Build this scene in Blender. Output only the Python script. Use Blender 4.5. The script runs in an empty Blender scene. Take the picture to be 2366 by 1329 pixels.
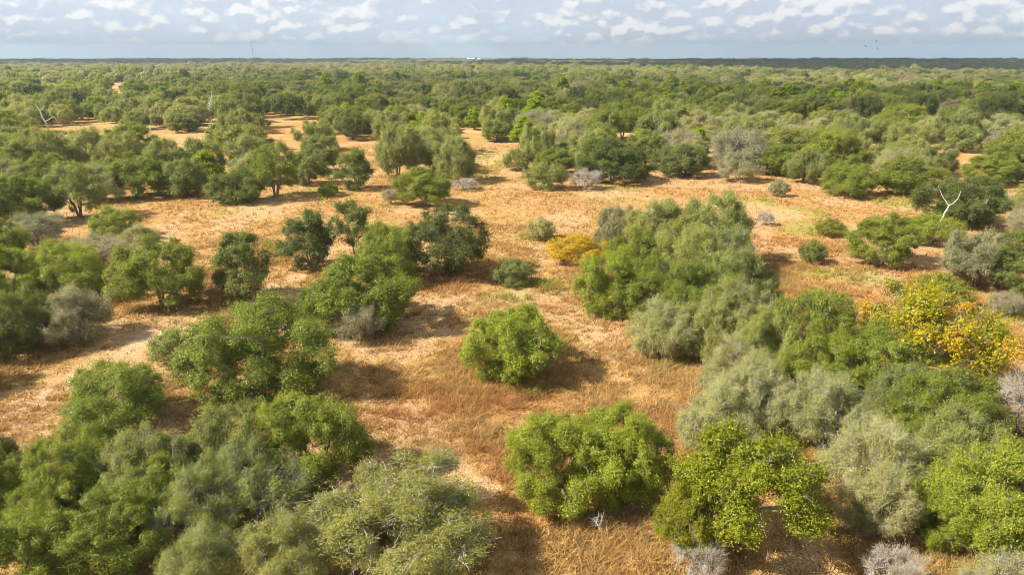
import bpy, math, random
import numpy as np
R_ = math.radians
SC = bpy.context.scene
COL = SC.collection
rng = np.random.default_rng(11)
random.seed(5)

# ------------------------------------------------------------------ camera
CAM_H, PITCH, FPX, IW, IH = 20.0, R_(18.42), 1599.0, 2366.0, 1329.0
cd = bpy.data.cameras.new('camera'); cam = bpy.data.objects.new('camera', cd); COL.objects.link(cam)
cam.location = (0, 0, CAM_H); cam.rotation_euler = (R_(90) - PITCH, 0, 0)
cd.sensor_width = 36.0; cd.lens = 36.0 * FPX / IW
cd.clip_start = 0.5; cd.clip_end = 60000
SC.camera = cam

# ------------------------------------------------------------------ render / exposure
SC.render.engine = 'CYCLES'
SC.view_settings.view_transform = 'Standard'; SC.view_settings.look = 'None'
SC.view_settings.exposure = 1.3; SC.view_settings.gamma = 1.0
SC.view_settings.use_curve_mapping = False
cy = SC.cycles
cy.max_bounces = 6; cy.diffuse_bounces = 3; cy.glossy_bounces = 1; cy.transmission_bounces = 3
cy.transparent_max_bounces = 4; cy.volume_bounces = 0
cy.use_adaptive_sampling = True; cy.adaptive_threshold = 0.005
cy.use_denoising = True
try:
    cy.denoiser = 'OPENIMAGEDENOISE'; cy.denoising_input_passes = 'RGB_ALBEDO_NORMAL'; cy.denoising_prefilter = 'FAST'
except Exception: pass
cy.sample_clamp_indirect = 6.0
cy.pixel_filter_type = 'BLACKMAN_HARRIS'; cy.filter_width = 0.9

# ------------------------------------------------------------------ sun and sky
SUN_EL, SUN_AZ = R_(42), R_(-104)          # azimuth measured from +Y (view direction) towards +X: sun to the left, a little behind
sd = bpy.data.lights.new('sun', 'SUN'); sd.energy = 5.0; sd.angle = R_(0.6); sd.color = (1.0, 0.91, 0.77)
so = bpy.data.objects.new('sun', sd); COL.objects.link(so)
from mathutils import Vector
sdir = Vector((math.sin(SUN_AZ) * math.cos(SUN_EL), math.cos(SUN_AZ) * math.cos(SUN_EL), math.sin(SUN_EL)))
so.rotation_euler = sdir.to_track_quat('Z', 'Y').to_euler(); so.location = (-60, -10, 90)

class NT:
    """small helper round a node tree"""
    def __init__(s, t): s.t = t; s.n = t.nodes; s.l = t.links
    def new(s, typ, **kw):
        n = s.n.new(typ)
        for k, v in kw.items(): setattr(n, k, v)
        return n
    def put(s, sock, v):
        if isinstance(v, (int, float)): sock.default_value = v
        elif isinstance(v, (tuple, list)): sock.default_value = (list(v) + [1.0])[:len(sock.default_value)] if len(sock.default_value) == 4 else v
        else: s.l.new(v, sock)
    def math(s, op, a, b=None, c=None, clamp=False):
        n = s.new('ShaderNodeMath', operation=op, use_clamp=clamp)
        s.put(n.inputs[0], a)
        if b is not None: s.put(n.inputs[1], b)
        if c is not None: s.put(n.inputs[2], c)
        return n.outputs[0]
    def vmath(s, op, a, b=None):
        n = s.new('ShaderNodeVectorMath', operation=op); s.put(n.inputs[0], a)
        if b is not None: s.put(n.inputs[1], b)
        return n.outputs[0]
    def noise(s, vec, scale, detail=3.0, rough=0.55, dist=0.0):
        n = s.new('ShaderNodeTexNoise'); n.inputs['Scale'].default_value = scale; n.inputs['Detail'].default_value = detail
        n.inputs['Roughness'].default_value = rough; n.inputs['Distortion'].default_value = dist
        if vec is not None: s.l.new(vec, n.inputs['Vector'])
        return n.outputs['Fac']
    def step(s, v, a, b, lo=0.0, hi=1.0):
        n = s.new('ShaderNodeMapRange', interpolation_type='SMOOTHSTEP'); s.put(n.inputs[0], v)
        s.put(n.inputs[1], a); s.put(n.inputs[2], b); s.put(n.inputs[3], lo); s.put(n.inputs[4], hi)
        return n.outputs[0]
    def mix(s, f, a, b, blend='MIX'):
        n = s.new('ShaderNodeMix', data_type='RGBA', blend_type=blend); s.put(n.inputs[0], f); s.put(n.inputs[6], a); s.put(n.inputs[7], b)
        return n.outputs[2]

w = bpy.data.worlds.new('World'); SC.world = w; w.use_nodes = True
N = NT(w.node_tree); N.n.clear()
sky = N.new('ShaderNodeTexSky', sky_type='NISHITA'); sky.sun_disc = False
sky.sun_elevation = SUN_EL; sky.sun_rotation = SUN_AZ; sky.altitude = 60; sky.air_density = 1.0; sky.dust_density = 0.6; sky.ozone_density = 1.5
SKY_S = 0.06
tc = N.new('ShaderNodeTexCoord'); dvec = tc.outputs['Generated']
dn = N.vmath('NORMALIZE', dvec)
sx = N.new('ShaderNodeSeparateXYZ'); N.l.new(dn, sx.inputs[0]); dz = sx.outputs['Z']
up = N.math('MAXIMUM', dz, 0.0)
# broken cumulus sheet: the same fields all round the sky, puffs shrinking towards the horizon
def puffs(v, sc):
    vo = N.new('ShaderNodeTexVoronoi', feature='F1'); N.l.new(v, vo.inputs['Vector']); vo.inputs['Scale'].default_value = sc
    vo.inputs['Randomness'].default_value = 1.0
    return N.math('SUBTRACT', 1.0, vo.outputs['Distance'])
def cloud_field(off):
    v = N.vmath('ADD', dn, off)
    v = N.vmath('MULTIPLY', v, (1.0, 1.0, 1.7))
    wob = N.new('ShaderNodeTexNoise'); wob.inputs['Scale'].default_value = 60.0; wob.inputs['Detail'].default_value = 4.0; N.l.new(v, wob.inputs['Vector'])
    v = N.vmath('ADD', v, N.vmath('MULTIPLY', N.vmath('SUBTRACT', wob.outputs['Color'], (0.5, 0.5, 0.5)), (0.020, 0.020, 0.020)))
    big = N.noise(N.vmath('ADD', v, (0.7, 2.3, 1.1)), 12.0, 3.0, 0.5)
    mid = puffs(N.vmath('ADD', v, (3.1, 1.7, 0.4)), 20.0)
    sml = puffs(N.vmath('ADD', v, (1.3, 5.2, 2.2)), 38.0)
    fine = N.noise(v, 60.0, 3.0, 0.5)
    t = N.step(up, 0.03, 0.085)
    f = N.math('ADD', N.math('MULTIPLY', sml, N.math('SUBTRACT', 1.0, t)), N.math('MULTIPLY', mid, t))
    return N.math('ADD', N.math('ADD', N.math('MULTIPLY', big, 0.70), N.math('MULTIPLY', f, 0.32)), N.math('MULTIPLY', fine, 0.16))
f0 = cloud_field((0.0, 0.0, 0.0))
f1 = cloud_field((-0.003, -0.001, 0.008))
thr = N.step(up, 0.012, 0.07, 0.510, 0.465)
ex = N.math('SUBTRACT', f0, thr)
sheet = N.step(ex, -0.16, 0.0)                                   # thin grey-blue sheet
puff = N.step(ex, -0.03, 0.17)                                    # dense heads
lit = N.step(N.math("SUBTRACT", f0, f1), -0.03, 0.085)
fade = N.step(up, 0.008, 0.034)
base = N.mix(1.0, sky.outputs['Color'], (SKY_S, SKY_S, SKY_S), 'MULTIPLY')
base = N.mix(N.step(up, 0.0, 0.5, 0.80, 0.35), base, (0.275, 0.345, 0.435))
c1 = N.mix(N.math('MULTIPLY', N.math('MULTIPLY', sheet, fade), 0.85), base, (0.262, 0.290, 0.340))
heads = N.mix(lit, (0.252, 0.280, 0.330), (0.400, 0.400, 0.398))
final = N.mix(N.math('MULTIPLY', N.math('MULTIPLY', puff, fade), 0.95), c1, heads)
bg = N.new('ShaderNodeBackground'); N.l.new(final, bg.inputs['Color']); bg.inputs['Strength'].default_value = 1.0
wo = N.new('ShaderNodeOutputWorld'); N.l.new(bg.outputs[0], wo.inputs['Surface'])

# ------------------------------------------------------------------ small maths
def hash2(ix, iy, seed=0):
    h = (ix.astype(np.int64) * 374761393 + iy.astype(np.int64) * 668265263 + seed * 1442695041) & 0x7fffffff
    h = ((h ^ (h >> 13)) * 1274126177) & 0x7fffffff
    return ((h ^ (h >> 16)) & 0xffff) / 65535.0
def vnoise(x, y, scale, seed=0):
    x = np.asarray(x, float) / scale; y = np.asarray(y, float) / scale
    ix = np.floor(x); iy = np.floor(y); fx = x - ix; fy = y - iy
    fx = fx * fx * (3 - 2 * fx); fy = fy * fy * (3 - 2 * fy)
    a = hash2(ix, iy, seed); b = hash2(ix + 1, iy, seed); c = hash2(ix, iy + 1, seed); d = hash2(ix + 1, iy + 1, seed)
    return (a * (1 - fx) + b * fx) * (1 - fy) + (c * (1 - fx) + d * fx) * fy
def fbm(x, y, scale, seed=0, o=3):
    s = 0; a = 1; t = 0
    for k in range(o):
        s = s + a * vnoise(x, y, scale / 2 ** k, seed + k * 17); t += a; a *= 0.5
    return s / t
def sstep(v, a, b):
    t = np.clip((v - a) / (b - a), 0, 1); return t * t * (3 - 2 * t)
def terrain(x, y):
    x = np.asarray(x, float); y = np.asarray(y, float); d = np.hypot(x, y)
    a = sstep(d, 260, 1500)
    return a * (9.0 * (fbm(x, y, 900, 3, 2) - 0.5)) + 0.22 * (fbm(x, y, 14, 9, 2) - 0.5) * (1 - sstep(d, 120, 400)) 
SP, CP = math.sin(PITCH), math.cos(PITCH)
def ray(u, v):
    a = (u - IW / 2) / FPX; b = (IH / 2 - v) / FPX
    return a, CP + b * SP, -SP + b * CP
def ground(u, v, z=0.0):
    a, b, c = ray(u, v); t = (z - CAM_H) / c
    return a * t, b * t
def project(x, y, z):
    zz = z - CAM_H; dep = y * CP - zz * SP; h = y * SP + zz * CP
    return IW / 2 + FPX * x / dep, IH / 2 - FPX * h / dep
def in_poly(u, v, poly):
    u = np.asarray(u, float); v = np.asarray(v, float); r = np.zeros(u.shape, bool); n = len(poly)
    for i in range(n):
        x1, y1 = poly[i]; x2, y2 = poly[(i + 1) % n]
        c = (y1 > v) != (y2 > v)
        with np.errstate(divide='ignore', invalid='ignore'):
            r ^= c & (u < (x2 - x1) * (v - y1) / (y2 - y1 + 1e-12) + x1)
    return r
def seg_dist(x, y, pts):
    d = np.full(np.shape(x), 1e9)
    for (x1, y1), (x2, y2) in zip(pts[:-1], pts[1:]):
        L = (x2 - x1) ** 2 + (y2 - y1) ** 2
        t = np.clip(((x - x1) * (x2 - x1) + (y - y1) * (y2 - y1)) / L, 0, 1)
        d = np.minimum(d, np.hypot(x - x1 - t * (x2 - x1), y - y1 - t * (y2 - y1)))
    return d

# ------------------------------------------------------------------ mesh helpers
def mesh_tris(name, V, F, mat, attrs=None, smooth=False):
    me = bpy.data.meshes.new(name); n = len(F)
    V = np.ascontiguousarray(V, np.float32); F = np.ascontiguousarray(F, np.int32); k = F.shape[1]
    me.vertices.add(len(V)); me.vertices.foreach_set('co', V.ravel())
    me.loops.add(n * k); me.loops.foreach_set('vertex_index', F.ravel())
    me.polygons.add(n); me.polygons.foreach_set('loop_start', np.arange(0, n * k, k, dtype=np.int32))
    if smooth: me.polygons.foreach_set('use_smooth', np.ones(n, bool))
    for an, (dom, arr) in (attrs or {}).items():
        arr = np.ascontiguousarray(arr, np.float32)
        if arr.ndim == 2:
            at = me.attributes.new(an, 'FLOAT_VECTOR', dom); at.data.foreach_set('vector', arr.ravel())
        else:
            at = me.attributes.new(an, 'FLOAT', dom); at.data.foreach_set('value', arr)
    me.materials.append(mat); me.update(); me.validate()
    return me
def link(name, data, parent=None):
    o = bpy.data.objects.new(name, data); COL.objects.link(o)
    if parent is not None: o.parent = parent
    return o
def tag(o, label=None, cat=None, group=None, kind=None):
    if label: o['label'] = label
    if cat: o['category'] = cat
    if group: o['group'] = group
    if kind: o['kind'] = kind
    return o
class Tubes:
    """tapered tubes and sticks gathered into one mesh"""
    def __init__(s): s.V = []; s.F = []; s.n = 0
    def tube(s, P, Rr, k=6):
        P = np.asarray(P, float); m = len(P)
        T = np.gradient(P, axis=0); T /= np.linalg.norm(T, axis=1)[:, None] + 1e-9
        ref = np.array([0.31, 0.95, 0.05]); 
        A = np.cross(T, ref); A /= np.linalg.norm(A, axis=1)[:, None] + 1e-9; B = np.cross(T, A)
        th = np.arange(k) * 2 * math.pi / k
        ring = P[:, None, :] + np.asarray(Rr, float)[:, None, None] * (np.cos(th)[None, :, None] * A[:, None, :] + np.sin(th)[None, :, None] * B[:, None, :])
        s.V.append(ring.reshape(-1, 3))
        i = np.arange(m - 1)[:, None] * k; j = np.arange(k)[None, :]; j2 = (j + 1) % k
        a = (i + j).ravel() + s.n; b = (i + j2).ravel() + s.n; c = (i + k + j2).ravel() + s.n; d = (i + k + j).ravel() + s.n
        s.F.append(np.stack([a, b, c, d], 1)); s.n += m * k
    def sticks(s, P0, P1, r0, r1, bend=0.08, g=rng):
        """many three sided sticks, one bend in the middle of each"""
        n = len(P0)
        if n == 0: return
        D = P1 - P0; L = np.linalg.norm(D, axis=1)[:, None] + 1e-6
        Pm = (P0 + P1) / 2 + g.normal(size=(n, 3)) * L * bend
        A = np.cross(D, g.normal(size=(n, 3))); A /= np.linalg.norm(A, axis=1)[:, None] + 1e-9
        B = np.cross(D / L, A)
        rr = [np.broadcast_to(np.asarray(q, float), (n,)) for q in (r0, (np.asarray(r0) + np.asarray(r1)) / 2, r1)]
        rows = []
        for P, q in zip((P0, Pm, P1), rr):
            for t in range(3):
                an = t * 2 * math.pi / 3
                rows.append(P + q[:, None] * (math.cos(an) * A + math.sin(an) * B))
        s.V.append(np.stack(rows, 1).reshape(-1, 3))
        off = (np.arange(n) * 9)[:, None] + s.n; F = []
        for lv in (0, 3):
            for t in range(3):
                t2 = (t + 1) % 3
                F.append(np.concatenate([off + lv + t, off + lv + t2, off + lv + 3 + t2, off + lv + 3 + t], 1))
        s.F.append(np.concatenate(F)); s.n += n * 9
    def mesh(s, name, mat, smooth=True):
        return mesh_tris(name, np.concatenate(s.V), np.concatenate(s.F), mat, smooth=smooth)

# ------------------------------------------------------------------ materials
def mat_new(name):
    m = bpy.data.materials.new(name); m.use_nodes = True; t = NT(m.node_tree); t.n.clear()
    out = t.new('ShaderNodeOutputMaterial'); return m, t, out
def princ(t, col, rough=0.8, spec=0.2):
    p = t.new('ShaderNodeBsdfPrincipled'); t.put(p.inputs['Base Color'], col); t.put(p.inputs['Roughness'], rough)
    p.inputs['Specular IOR Level'].default_value = spec
    return p
def attr(t, name, typ='GEOMETRY'):
    a = t.new('ShaderNodeAttribute'); a.attribute_name = name; a.attribute_type = typ; return a
def leaf_mat(name, mode='object'):
    m, t, out = mat_new(name)
    oi = t.new('ShaderNodeObjectInfo')
    lv = attr(t, 'leafvar').outputs['Fac']; cv = attr(t, 'clumpvar').outputs['Fac']
    if mode == 'object':
        ti = attr(t, 'tint', 'INSTANCER'); on = attr(t, 'tint_on', 'INSTANCER')
        col = t.mix(on.outputs['Fac'], oi.outputs['Color'], ti.outputs['Color'])
    elif mode == 'autumn':
        n = t.math('ADD', t.math('MULTIPLY', cv, 0.8), t.math('MULTIPLY', lv, 0.25))
        r = t.new('ShaderNodeValToRGB'); t.l.new(n, r.inputs[0]); e = r.color_ramp.elements
        e[0].position = 0.12; e[0].color = (0.16, 0.21, 0.012, 1); e[1].position = 1.0; e[1].color = (0.36, 0.14, 0.02, 1)
        for p, c in ((0.42, (0.27, 0.27, 0.010)), (0.74, (0.36, 0.31, 0.012)), (0.93, (0.40, 0.24, 0.02))):
            q = e.new(p); q.color = (*c, 1)
        col = r.outputs[0]
    else:   # woodland seen from afar: colour by tree and by stand
        pn = t.noise(oi.outputs['Location'], 0.006, 3.0, 0.6)
        r = t.new('ShaderNodeValToRGB'); t.l.new(oi.outputs['Random'], r.inputs[0]); e = r.color_ramp.elements
        r.color_ramp.interpolation = 'CONSTANT'
        e[0].position = 0.0; e[0].color = (0.19, 0.205, 0.065, 1); e[1].position = 0.94; e[1].color = (0.23, 0.21, 0.15, 1)
        for p, c in ((0.22, (0.225, 0.24, 0.075)), (0.42, (0.20, 0.22, 0.055)), (0.60, (0.26, 0.265, 0.10)), (0.74, (0.14, 0.16, 0.045)), (0.86, (0.27, 0.265, 0.08))):
            q = e.new(p); q.color = (*c, 1)
        col = t.mix(t.step(pn, 0.42, 0.62), r.outputs[0], (0.26, 0.265, 0.115))
    k = t.math('ADD', 0.66, t.math('ADD', t.math('MULTIPLY', lv, 0.42), t.math('MULTIPLY', cv, 0.30)))
    kk = t.new('ShaderNodeCombineColor'); 
    for i in range(3): t.l.new(k, kk.inputs[i])
    col = t.mix(1.0, col, kk.outputs[0], 'MULTIPLY')
    warm = t.mix(1.0, col, (1.35, 1.12, 0.75), 'MULTIPLY')
    col = t.mix(t.step(lv, 0.55, 1.0), col, warm)
    p = princ(t, col, 0.42, 0.32)
    tr = t.new('ShaderNodeBsdfTranslucent'); t.put(tr.inputs['Color'], t.mix(1.0, col, (1.30, 1.30, 0.6), 'MULTIPLY'))
    mx = t.new('ShaderNodeMixShader'); mx.inputs[0].default_value = 0.43
    t.l.new(p.outputs[0], mx.inputs[1]); t.l.new(tr.outputs[0], mx.inputs[2]); t.l.new(mx.outputs[0], out.inputs['Surface'])
    return m
M_LEAF = leaf_mat('leaf'); M_AUT = leaf_mat('autumn_leaf', 'autumn'); M_FAR = leaf_mat('woodland_leaf', 'far')
def bark_mat(name, a, b, sc=5.0):
    m, t, out = mat_new(name); g = t.new('ShaderNodeTexCoord')
    mp = t.new('ShaderNodeMapping'); t.l.new(g.outputs['Object'], mp.inputs[0]); mp.inputs['Scale'].default_value = (1, 1, 0.3)
    n = t.noise(mp.outputs[0], sc * 3, 6, 0.7); col = t.mix(t.step(n, 0.35, 0.65), a, b)
    p = princ(t, col, 0.9, 0.1)
    bp = t.new('ShaderNodeBump'); bp.inputs['Strength'].default_value = 0.6; bp.inputs['Distance'].default_value = 0.03
    t.l.new(n, bp.inputs['Height']); t.l.new(bp.outputs[0], p.inputs['Normal'])
    t.l.new(p.outputs[0], out.inputs['Surface']); return m
M_BARK = bark_mat('oak_bark', (0.10, 0.085, 0.07), (0.30, 0.27, 0.235))
M_TWIG = bark_mat('grey_twig', (0.24, 0.215, 0.185), (0.40, 0.37, 0.33))
M_PALE = bark_mat('pale_twig', (0.36, 0.32, 0.28), (0.54, 0.50, 0.45))
M_DEAD = bark_mat('bleached_wood', (0.42, 0.40, 0.37), (0.66, 0.63, 0.60))
def plain(name, col, rough=0.7):
    m, t, out = mat_new(name); g = t.new('ShaderNodeTexCoord'); n = t.noise(g.outputs['Object'], 2.0, 4)
    c2 = tuple(0.75 * x for x in col)
    p = princ(t, t.mix(t.step(n, 0.3, 0.7), c2, col), rough, 0.3); t.l.new(p.outputs[0], out.inputs['Surface']); return m

# ------------------------------------------------------------------ what grows where on the open ground (world space masks)
def wpts(px): return [ground(*p) for p in px]
TRACK = wpts([(-160, 1010), (0, 968), (150, 893), (260, 835), (350, 778), (470, 742), (620, 672), (690, 640)])
TRAIL = wpts([(398, 532), (412, 506), (430, 486), (462, 464), (486, 456), (520, 440)])
COWPATH = wpts([(1175, 800), (1215, 730), (1240, 700), (1262, 676), (1300, 640)])
BARE = [(*ground(u, v), r) for u, v, r in ((1475, 858, 1.3), (920, 840, .7), (1440, 880, 2.6), (1545, 1000, 2.2), (1060, 1085, 1.8), (690, 672, 2.0), (1100, 1130, 1.5), (1290, 500, .9), (640, 660, 1.6), (1850, 1290, 3.0))]
GREEN = [(*ground(u, v), rx, ry) for u, v, rx, ry in ((1120, 370, 4.5, 14), (1080, 400, 5, 7), (1010, 297, 8, 14), (1180, 690, 3.2, 3.0), (1750, 470, 4, 6), (1850, 490, 4.5, 5), (2070, 470, 6, 3.5),
    (1240, 912, 1.1, 1.0), (1880, 530, 5.5, 4), (760, 440, 6, 5), (620, 570, 3, 2.6), (1260, 660, 2.4, 2.0), (1960, 640, 5, 3.5), (590, 475, 4, 3), (2320, 730, 3.5, 3.5), (1420, 430, 5, 4), (1240, 545, 3, 3))]
RUST = [(*ground(u, v), rx, ry) for u, v, rx, ry in ((1960, 600, 14, 9), (1500, 425, 20, 6), (1800, 560, 9, 12), (1180, 930, 5, 3), (1000, 930, 4, 3), (680, 300, 16, 30), (800, 330, 10, 20), (1260, 690, 3, 3), (1900, 690, 8, 5), (1230, 1190, 2.2, 1.5), (1800, 440, 14, 4))]
def masks(x, y):
    x = np.asarray(x, float); y = np.asarray(y, float)
    n = fbm(x, y, 2.2, 41, 3); n2 = fbm(x, y, 7.0, 55, 3)
    s = 1 - sstep(seg_dist(x, y, TRACK) + (n - .5) * 3.0, -0.2, 1.1) * (0.25 + 0.75 * sstep(n2, 0.42, 0.62))
    s = np.maximum(s, 0.9 * (1 - sstep(seg_dist(x, y, TRAIL) + (n - .5) * 0.5, 0.15, 0.5)))
    s = np.maximum(s, 0.42 * (1 - sstep(seg_dist(x, y, COWPATH) + (n - .5) * 0.5, 0.1, 0.5)))
    for bx, by, r in BARE:
        s = np.maximum(s, 0.8 * (1 - sstep(np.hypot(x - bx, (y - by)) + (n - .5) * 2.0 * r, 0.2 * r, 1.0 * r)))
    s = np.maximum(s, 0.30 * sstep(n2, 0.68, 0.82))
    g = np.zeros(x.shape); r_ = np.zeros(x.shape)
    for bx, by, rx, ry in GREEN:
        g = np.maximum(g, (1 - sstep(np.hypot((x - bx) / rx, (y - by) / ry) + (n - .5) * 1.6, 0.25, 1.15)))
    for bx, by, rx, ry in RUST:
        r_ = np.maximum(r_, (1 - sstep(np.hypot((x - bx) / rx, (y - by) / ry) + (n2 - .5) * 1.2, 0.3, 1.2)))
    r_ = np.maximum(r_, 0.75 * sstep(fbm(x, y, 5.0, 77, 3), 0.56, 0.74))
    g = np.maximum(g, 0.45 * sstep(fbm(x, y, 4.0, 91, 3), 0.64, 0.80))
    return s, g, r_

# ------------------------------------------------------------------ ground
def build_ground():
    ang = np.concatenate([np.linspace(-180, -56, 26)[:-1], np.linspace(-56, 56, 340), np.linspace(56, 180, 26)[1:]])
    ang = np.radians(ang[:-1]); na = len(ang)
    rad = np.concatenate([[3, 8, 14], np.geomspace(18, 6600, 400)]); nr = len(rad)
    A, Rr = np.meshgrid(ang, rad); X = Rr * np.sin(A); Y = Rr * np.cos(A); Z = terrain(X, Y)
    V = np.stack([X, Y, Z], -1).reshape(-1, 3)
    V = np.concatenate([V, [[0, 0, float(terrain(0, 0))]]])
    i, j = np.meshgrid(np.arange(nr - 1), np.arange(na), indexing='ij'); j2 = (j + 1) % na
    F = np.stack([i * na + j, i * na + j2, (i + 1) * na + j2, (i + 1) * na + j], -1).reshape(-1, 4)[:, ::-1]
    s, g, r_ = masks(V[:, 0], V[:, 1])
    m, t, out = mat_new('dry_grassland')
    geo = t.new('ShaderNodeNewGeometry'); P = geo.outputs['Position']
    n1 = t.noise(P, 0.35, 5, 0.6); n2 = t.noise(P, 1.6, 5, 0.65); n3 = t.noise(P, 9.0, 4, 0.65); n4 = t.noise(P, 0.03, 3, 0.5)
    st = t.mix(t.step(n2, 0.35, 0.65), (0.280, 0.164, 0.058), (0.445, 0.288, 0.116))
    st = t.mix(t.step(n1, 0.42, 0.66), st, (0.37, 0.222, 0.082))
    ru = t.mix(t.step(n2, 0.35, 0.65), (0.27, 0.125, 0.044), (0.40, 0.20, 0.074))
    col = t.mix(t.math('MULTIPLY', attr(t, 'rust').outputs['Fac'], 0.6), st, ru)
    gr = t.mix(t.step(n2, 0.35, 0.65), (0.22, 0.19, 0.045), (0.34, 0.30, 0.075))
    col = t.mix(t.math('MULTIPLY', attr(t, 'green').outputs['Fac'], 0.8), col, gr)
    sa = t.mix(t.step(n3, 0.35, 0.7), (0.40, 0.27, 0.145), (0.52, 0.385, 0.245))
    sv = t.step(t.math('ADD', attr(t, 'sand').outputs['Fac'], t.math('MULTIPLY', t.math('SUBTRACT', n3, 0.5), 0.9)), 0.55, 1.0)
    col = t.mix(sv, col, sa)
    dk = t.step(n3, 0.30, 0.55, 0.72, 1.06); kk = t.new('ShaderNodeCombineColor')
    for q in range(3): t.l.new(dk, kk.inputs[q])
    col = t.mix(1.0, col, kk.outputs[0], 'MULTIPLY')
    p = princ(t, col, 0.95, 0.05)
    bp = t.new('ShaderNodeBump'); bp.inputs['Strength'].default_value = 0.9; bp.inputs['Distance'].default_value = 0.25
    t.l.new(t.math('ADD', n2, t.math('MULTIPLY', n3, 0.5)), bp.inputs['Height']); t.l.new(bp.outputs[0], p.inputs['Normal'])
    t.l.new(p.outputs[0], out.inputs['Surface'])
    F2 = F
    me = mesh_tris('ground', V, F2, m, {'sand': ('POINT', s), 'green': ('POINT', g), 'rust': ('POINT', r_)}, smooth=True)
    o = link('ground', me); tag(o, kind='structure', label='dry straw coloured grassland with sandy bare patches')
build_ground()

# ------------------------------------------------------------------ tree prototypes
def unit(v): return v / (np.linalg.norm(v, axis=-1, keepdims=True) + 1e-9)
def fib(n, zmin, zmax, g):
    i = np.arange(n) + 0.5; z = zmin + (zmax - zmin) * i / n; ph = i * 2.399963 + g.uniform(0, 6.28)
    r = np.sqrt(np.maximum(0, 1 - z * z)); d = np.stack([r * np.cos(ph), r * np.sin(ph), z], 1)
    return unit(d + g.normal(size=d.shape) * 0.22)
PROTO = {}
def make_proto(key, seed, R=3.4, H=5.0, nclump=40, nsub=9, nleaf=130, leaf=(0.13, 0.075), zmin=-0.45, gap=0.35, rc=(0.20, 0.34), lobes=0.25,
               stems=3, trunk_r=0.13, twig=1.5, bark=None, twigm=None, leafm=None, sparse=0.0, cone=0.0, stroke=0.0, twigout=1.12, twigr=0.012, drop=0.0, shoots=9.0):
    g = np.random.default_rng(seed)
    zc = H * 0.46
    lob = unit(g.normal(size=(11, 3)) * [1, 1, 0.7]); la = g.uniform(-0.75, 1.0, 11) * lobes
    def env(d):
        m = 1 + (np.maximum(0, d @ lob.T) ** 5 * la).sum(1)
        rz = np.where(d[:, 2] > 0, H - zc, zc - gap)
        e = d * np.stack([np.full(len(d), R), np.full(len(d), R), rz], 1) * m[:, None] * 0.93
        if cone: e[:, :2] *= (1 - cone * np.clip((e[:, 2] + zc) / H, 0, 1))[:, None]
        return e
    d = fib(nclump, zmin, 1.0, g); sh = g.uniform(0.62, 0.86, nclump)[:, None]
    C = env(d) * sh; crad = g.uniform(*rc, nclump) * R
    C = np.concatenate([C, env(unit(g.normal(size=(max(3, nclump // 7), 3)))) * 0.36]); d = np.concatenate([d, unit(C[nclump:])])
    crad = np.concatenate([crad, g.uniform(rc[0], rc[1], len(C) - nclump) * R * 1.1])
    C[:, 2] += zc; C[:, 2] = np.maximum(C[:, 2], gap + crad * 0.55)
    nC = len(C)
    cvar = g.uniform(0, 1, nC)
    keep = g.uniform(size=nC) > drop
    # sub-clumps on the outer side of each clump
    sd_ = unit(g.normal(size=(nC, nsub, 3)) + 0.75 * d[:, None, :] + np.array([0, 0, 0.25]))
    S = C[:, None, :] + sd_ * crad[:, None, None] * g.uniform(0.45, 0.95, (nC, nsub, 1)); srad = crad[:, None] * g.uniform(0.30, 0.52, (nC, nsub))
    S[..., 2] = np.maximum(S[..., 2], gap * 0.6 + 0.08)
    ks = (g.uniform(size=(nC, nsub)) > sparse) & keep[:, None]
    Sf = S[ks]; Sr = srad[ks]; Sd = sd_[ks]; Sv = (0.6 * np.broadcast_to(cvar[:, None], ks.shape)[ks] + 0.4 * g.uniform(size=ks.sum()))
    cnt = np.maximum(8, (nleaf * (Sr / Sr.mean()) ** 2 * g.uniform(0.7, 1.3, len(Sr)))).astype(int)
    idx = np.repeat(np.arange(len(Sr)), cnt); n = len(idx)
    ld = unit(g.normal(size=(n, 3)) + 0.35 * Sd[idx]); rr = g.uniform(0.05, 1, n) ** 0.6 * g.uniform(0.9, 1.6, n)
    an = g.uniform(0.55, 1.45, (len(Sr), 3)); an[:, 2] *= 0.85; tail = 1 + 0.9 * (g.uniform(size=n) < 0.10)
    P = Sf[idx] + ld * an[idx] * (Sr[idx] * rr * tail)[:, None]
    lvar = Sv[idx]; od = Sd[idx]
    # leafy shoots standing out of the clumps
    kc = np.flatnonzero(keep); nsh = int(len(kc) * shoots); sc_ = g.choice(kc, nsh); sdr = unit(d[sc_] + g.normal(size=(nsh, 3)) * 0.55 + np.array([0, 0, 0.45]))
    p0 = C[sc_] + sdr * (crad[sc_] * 0.6)[:, None]; sl = crad[sc_] * g.uniform(0.4, 1.25, nsh); nl = 22
    q = np.repeat(np.arange(nsh), nl); fr_ = g.uniform(0, 1, len(q)); jd = unit(g.normal(size=(len(q), 3)))
    PS = p0[q] + sdr[q] * (sl[q] * fr_)[:, None] + jd * (0.055 * R * (1.15 - 0.8 * fr_))[:, None] * g.uniform(.3, 1.2, (len(q), 1))
    P = np.concatenate([P, PS]); ld = np.concatenate([ld, jd]); od = np.concatenate([od, sdr[q]]); lvar = np.concatenate([lvar, np.clip(cvar[sc_][q] + 0.15, 0, 1)]); n = len(P)
    P[:, 2] = np.maximum(P[:, 2], 0.05)
    nrm = unit(ld * 0.55 + od * 0.4 + g.normal(size=(n, 3)) * 0.55 + np.array([0, 0, 0.45]))
    ax = unit(np.cross(nrm, g.normal(size=(n, 3)) + stroke * np.cross(nrm, ld))); bx = np.cross(nrm, ax)
    L = leaf[0] * g.uniform(0.65, 1.35, n)[:, None]; W = leaf[1] * g.uniform(0.65, 1.35, n)[:, None]
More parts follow.
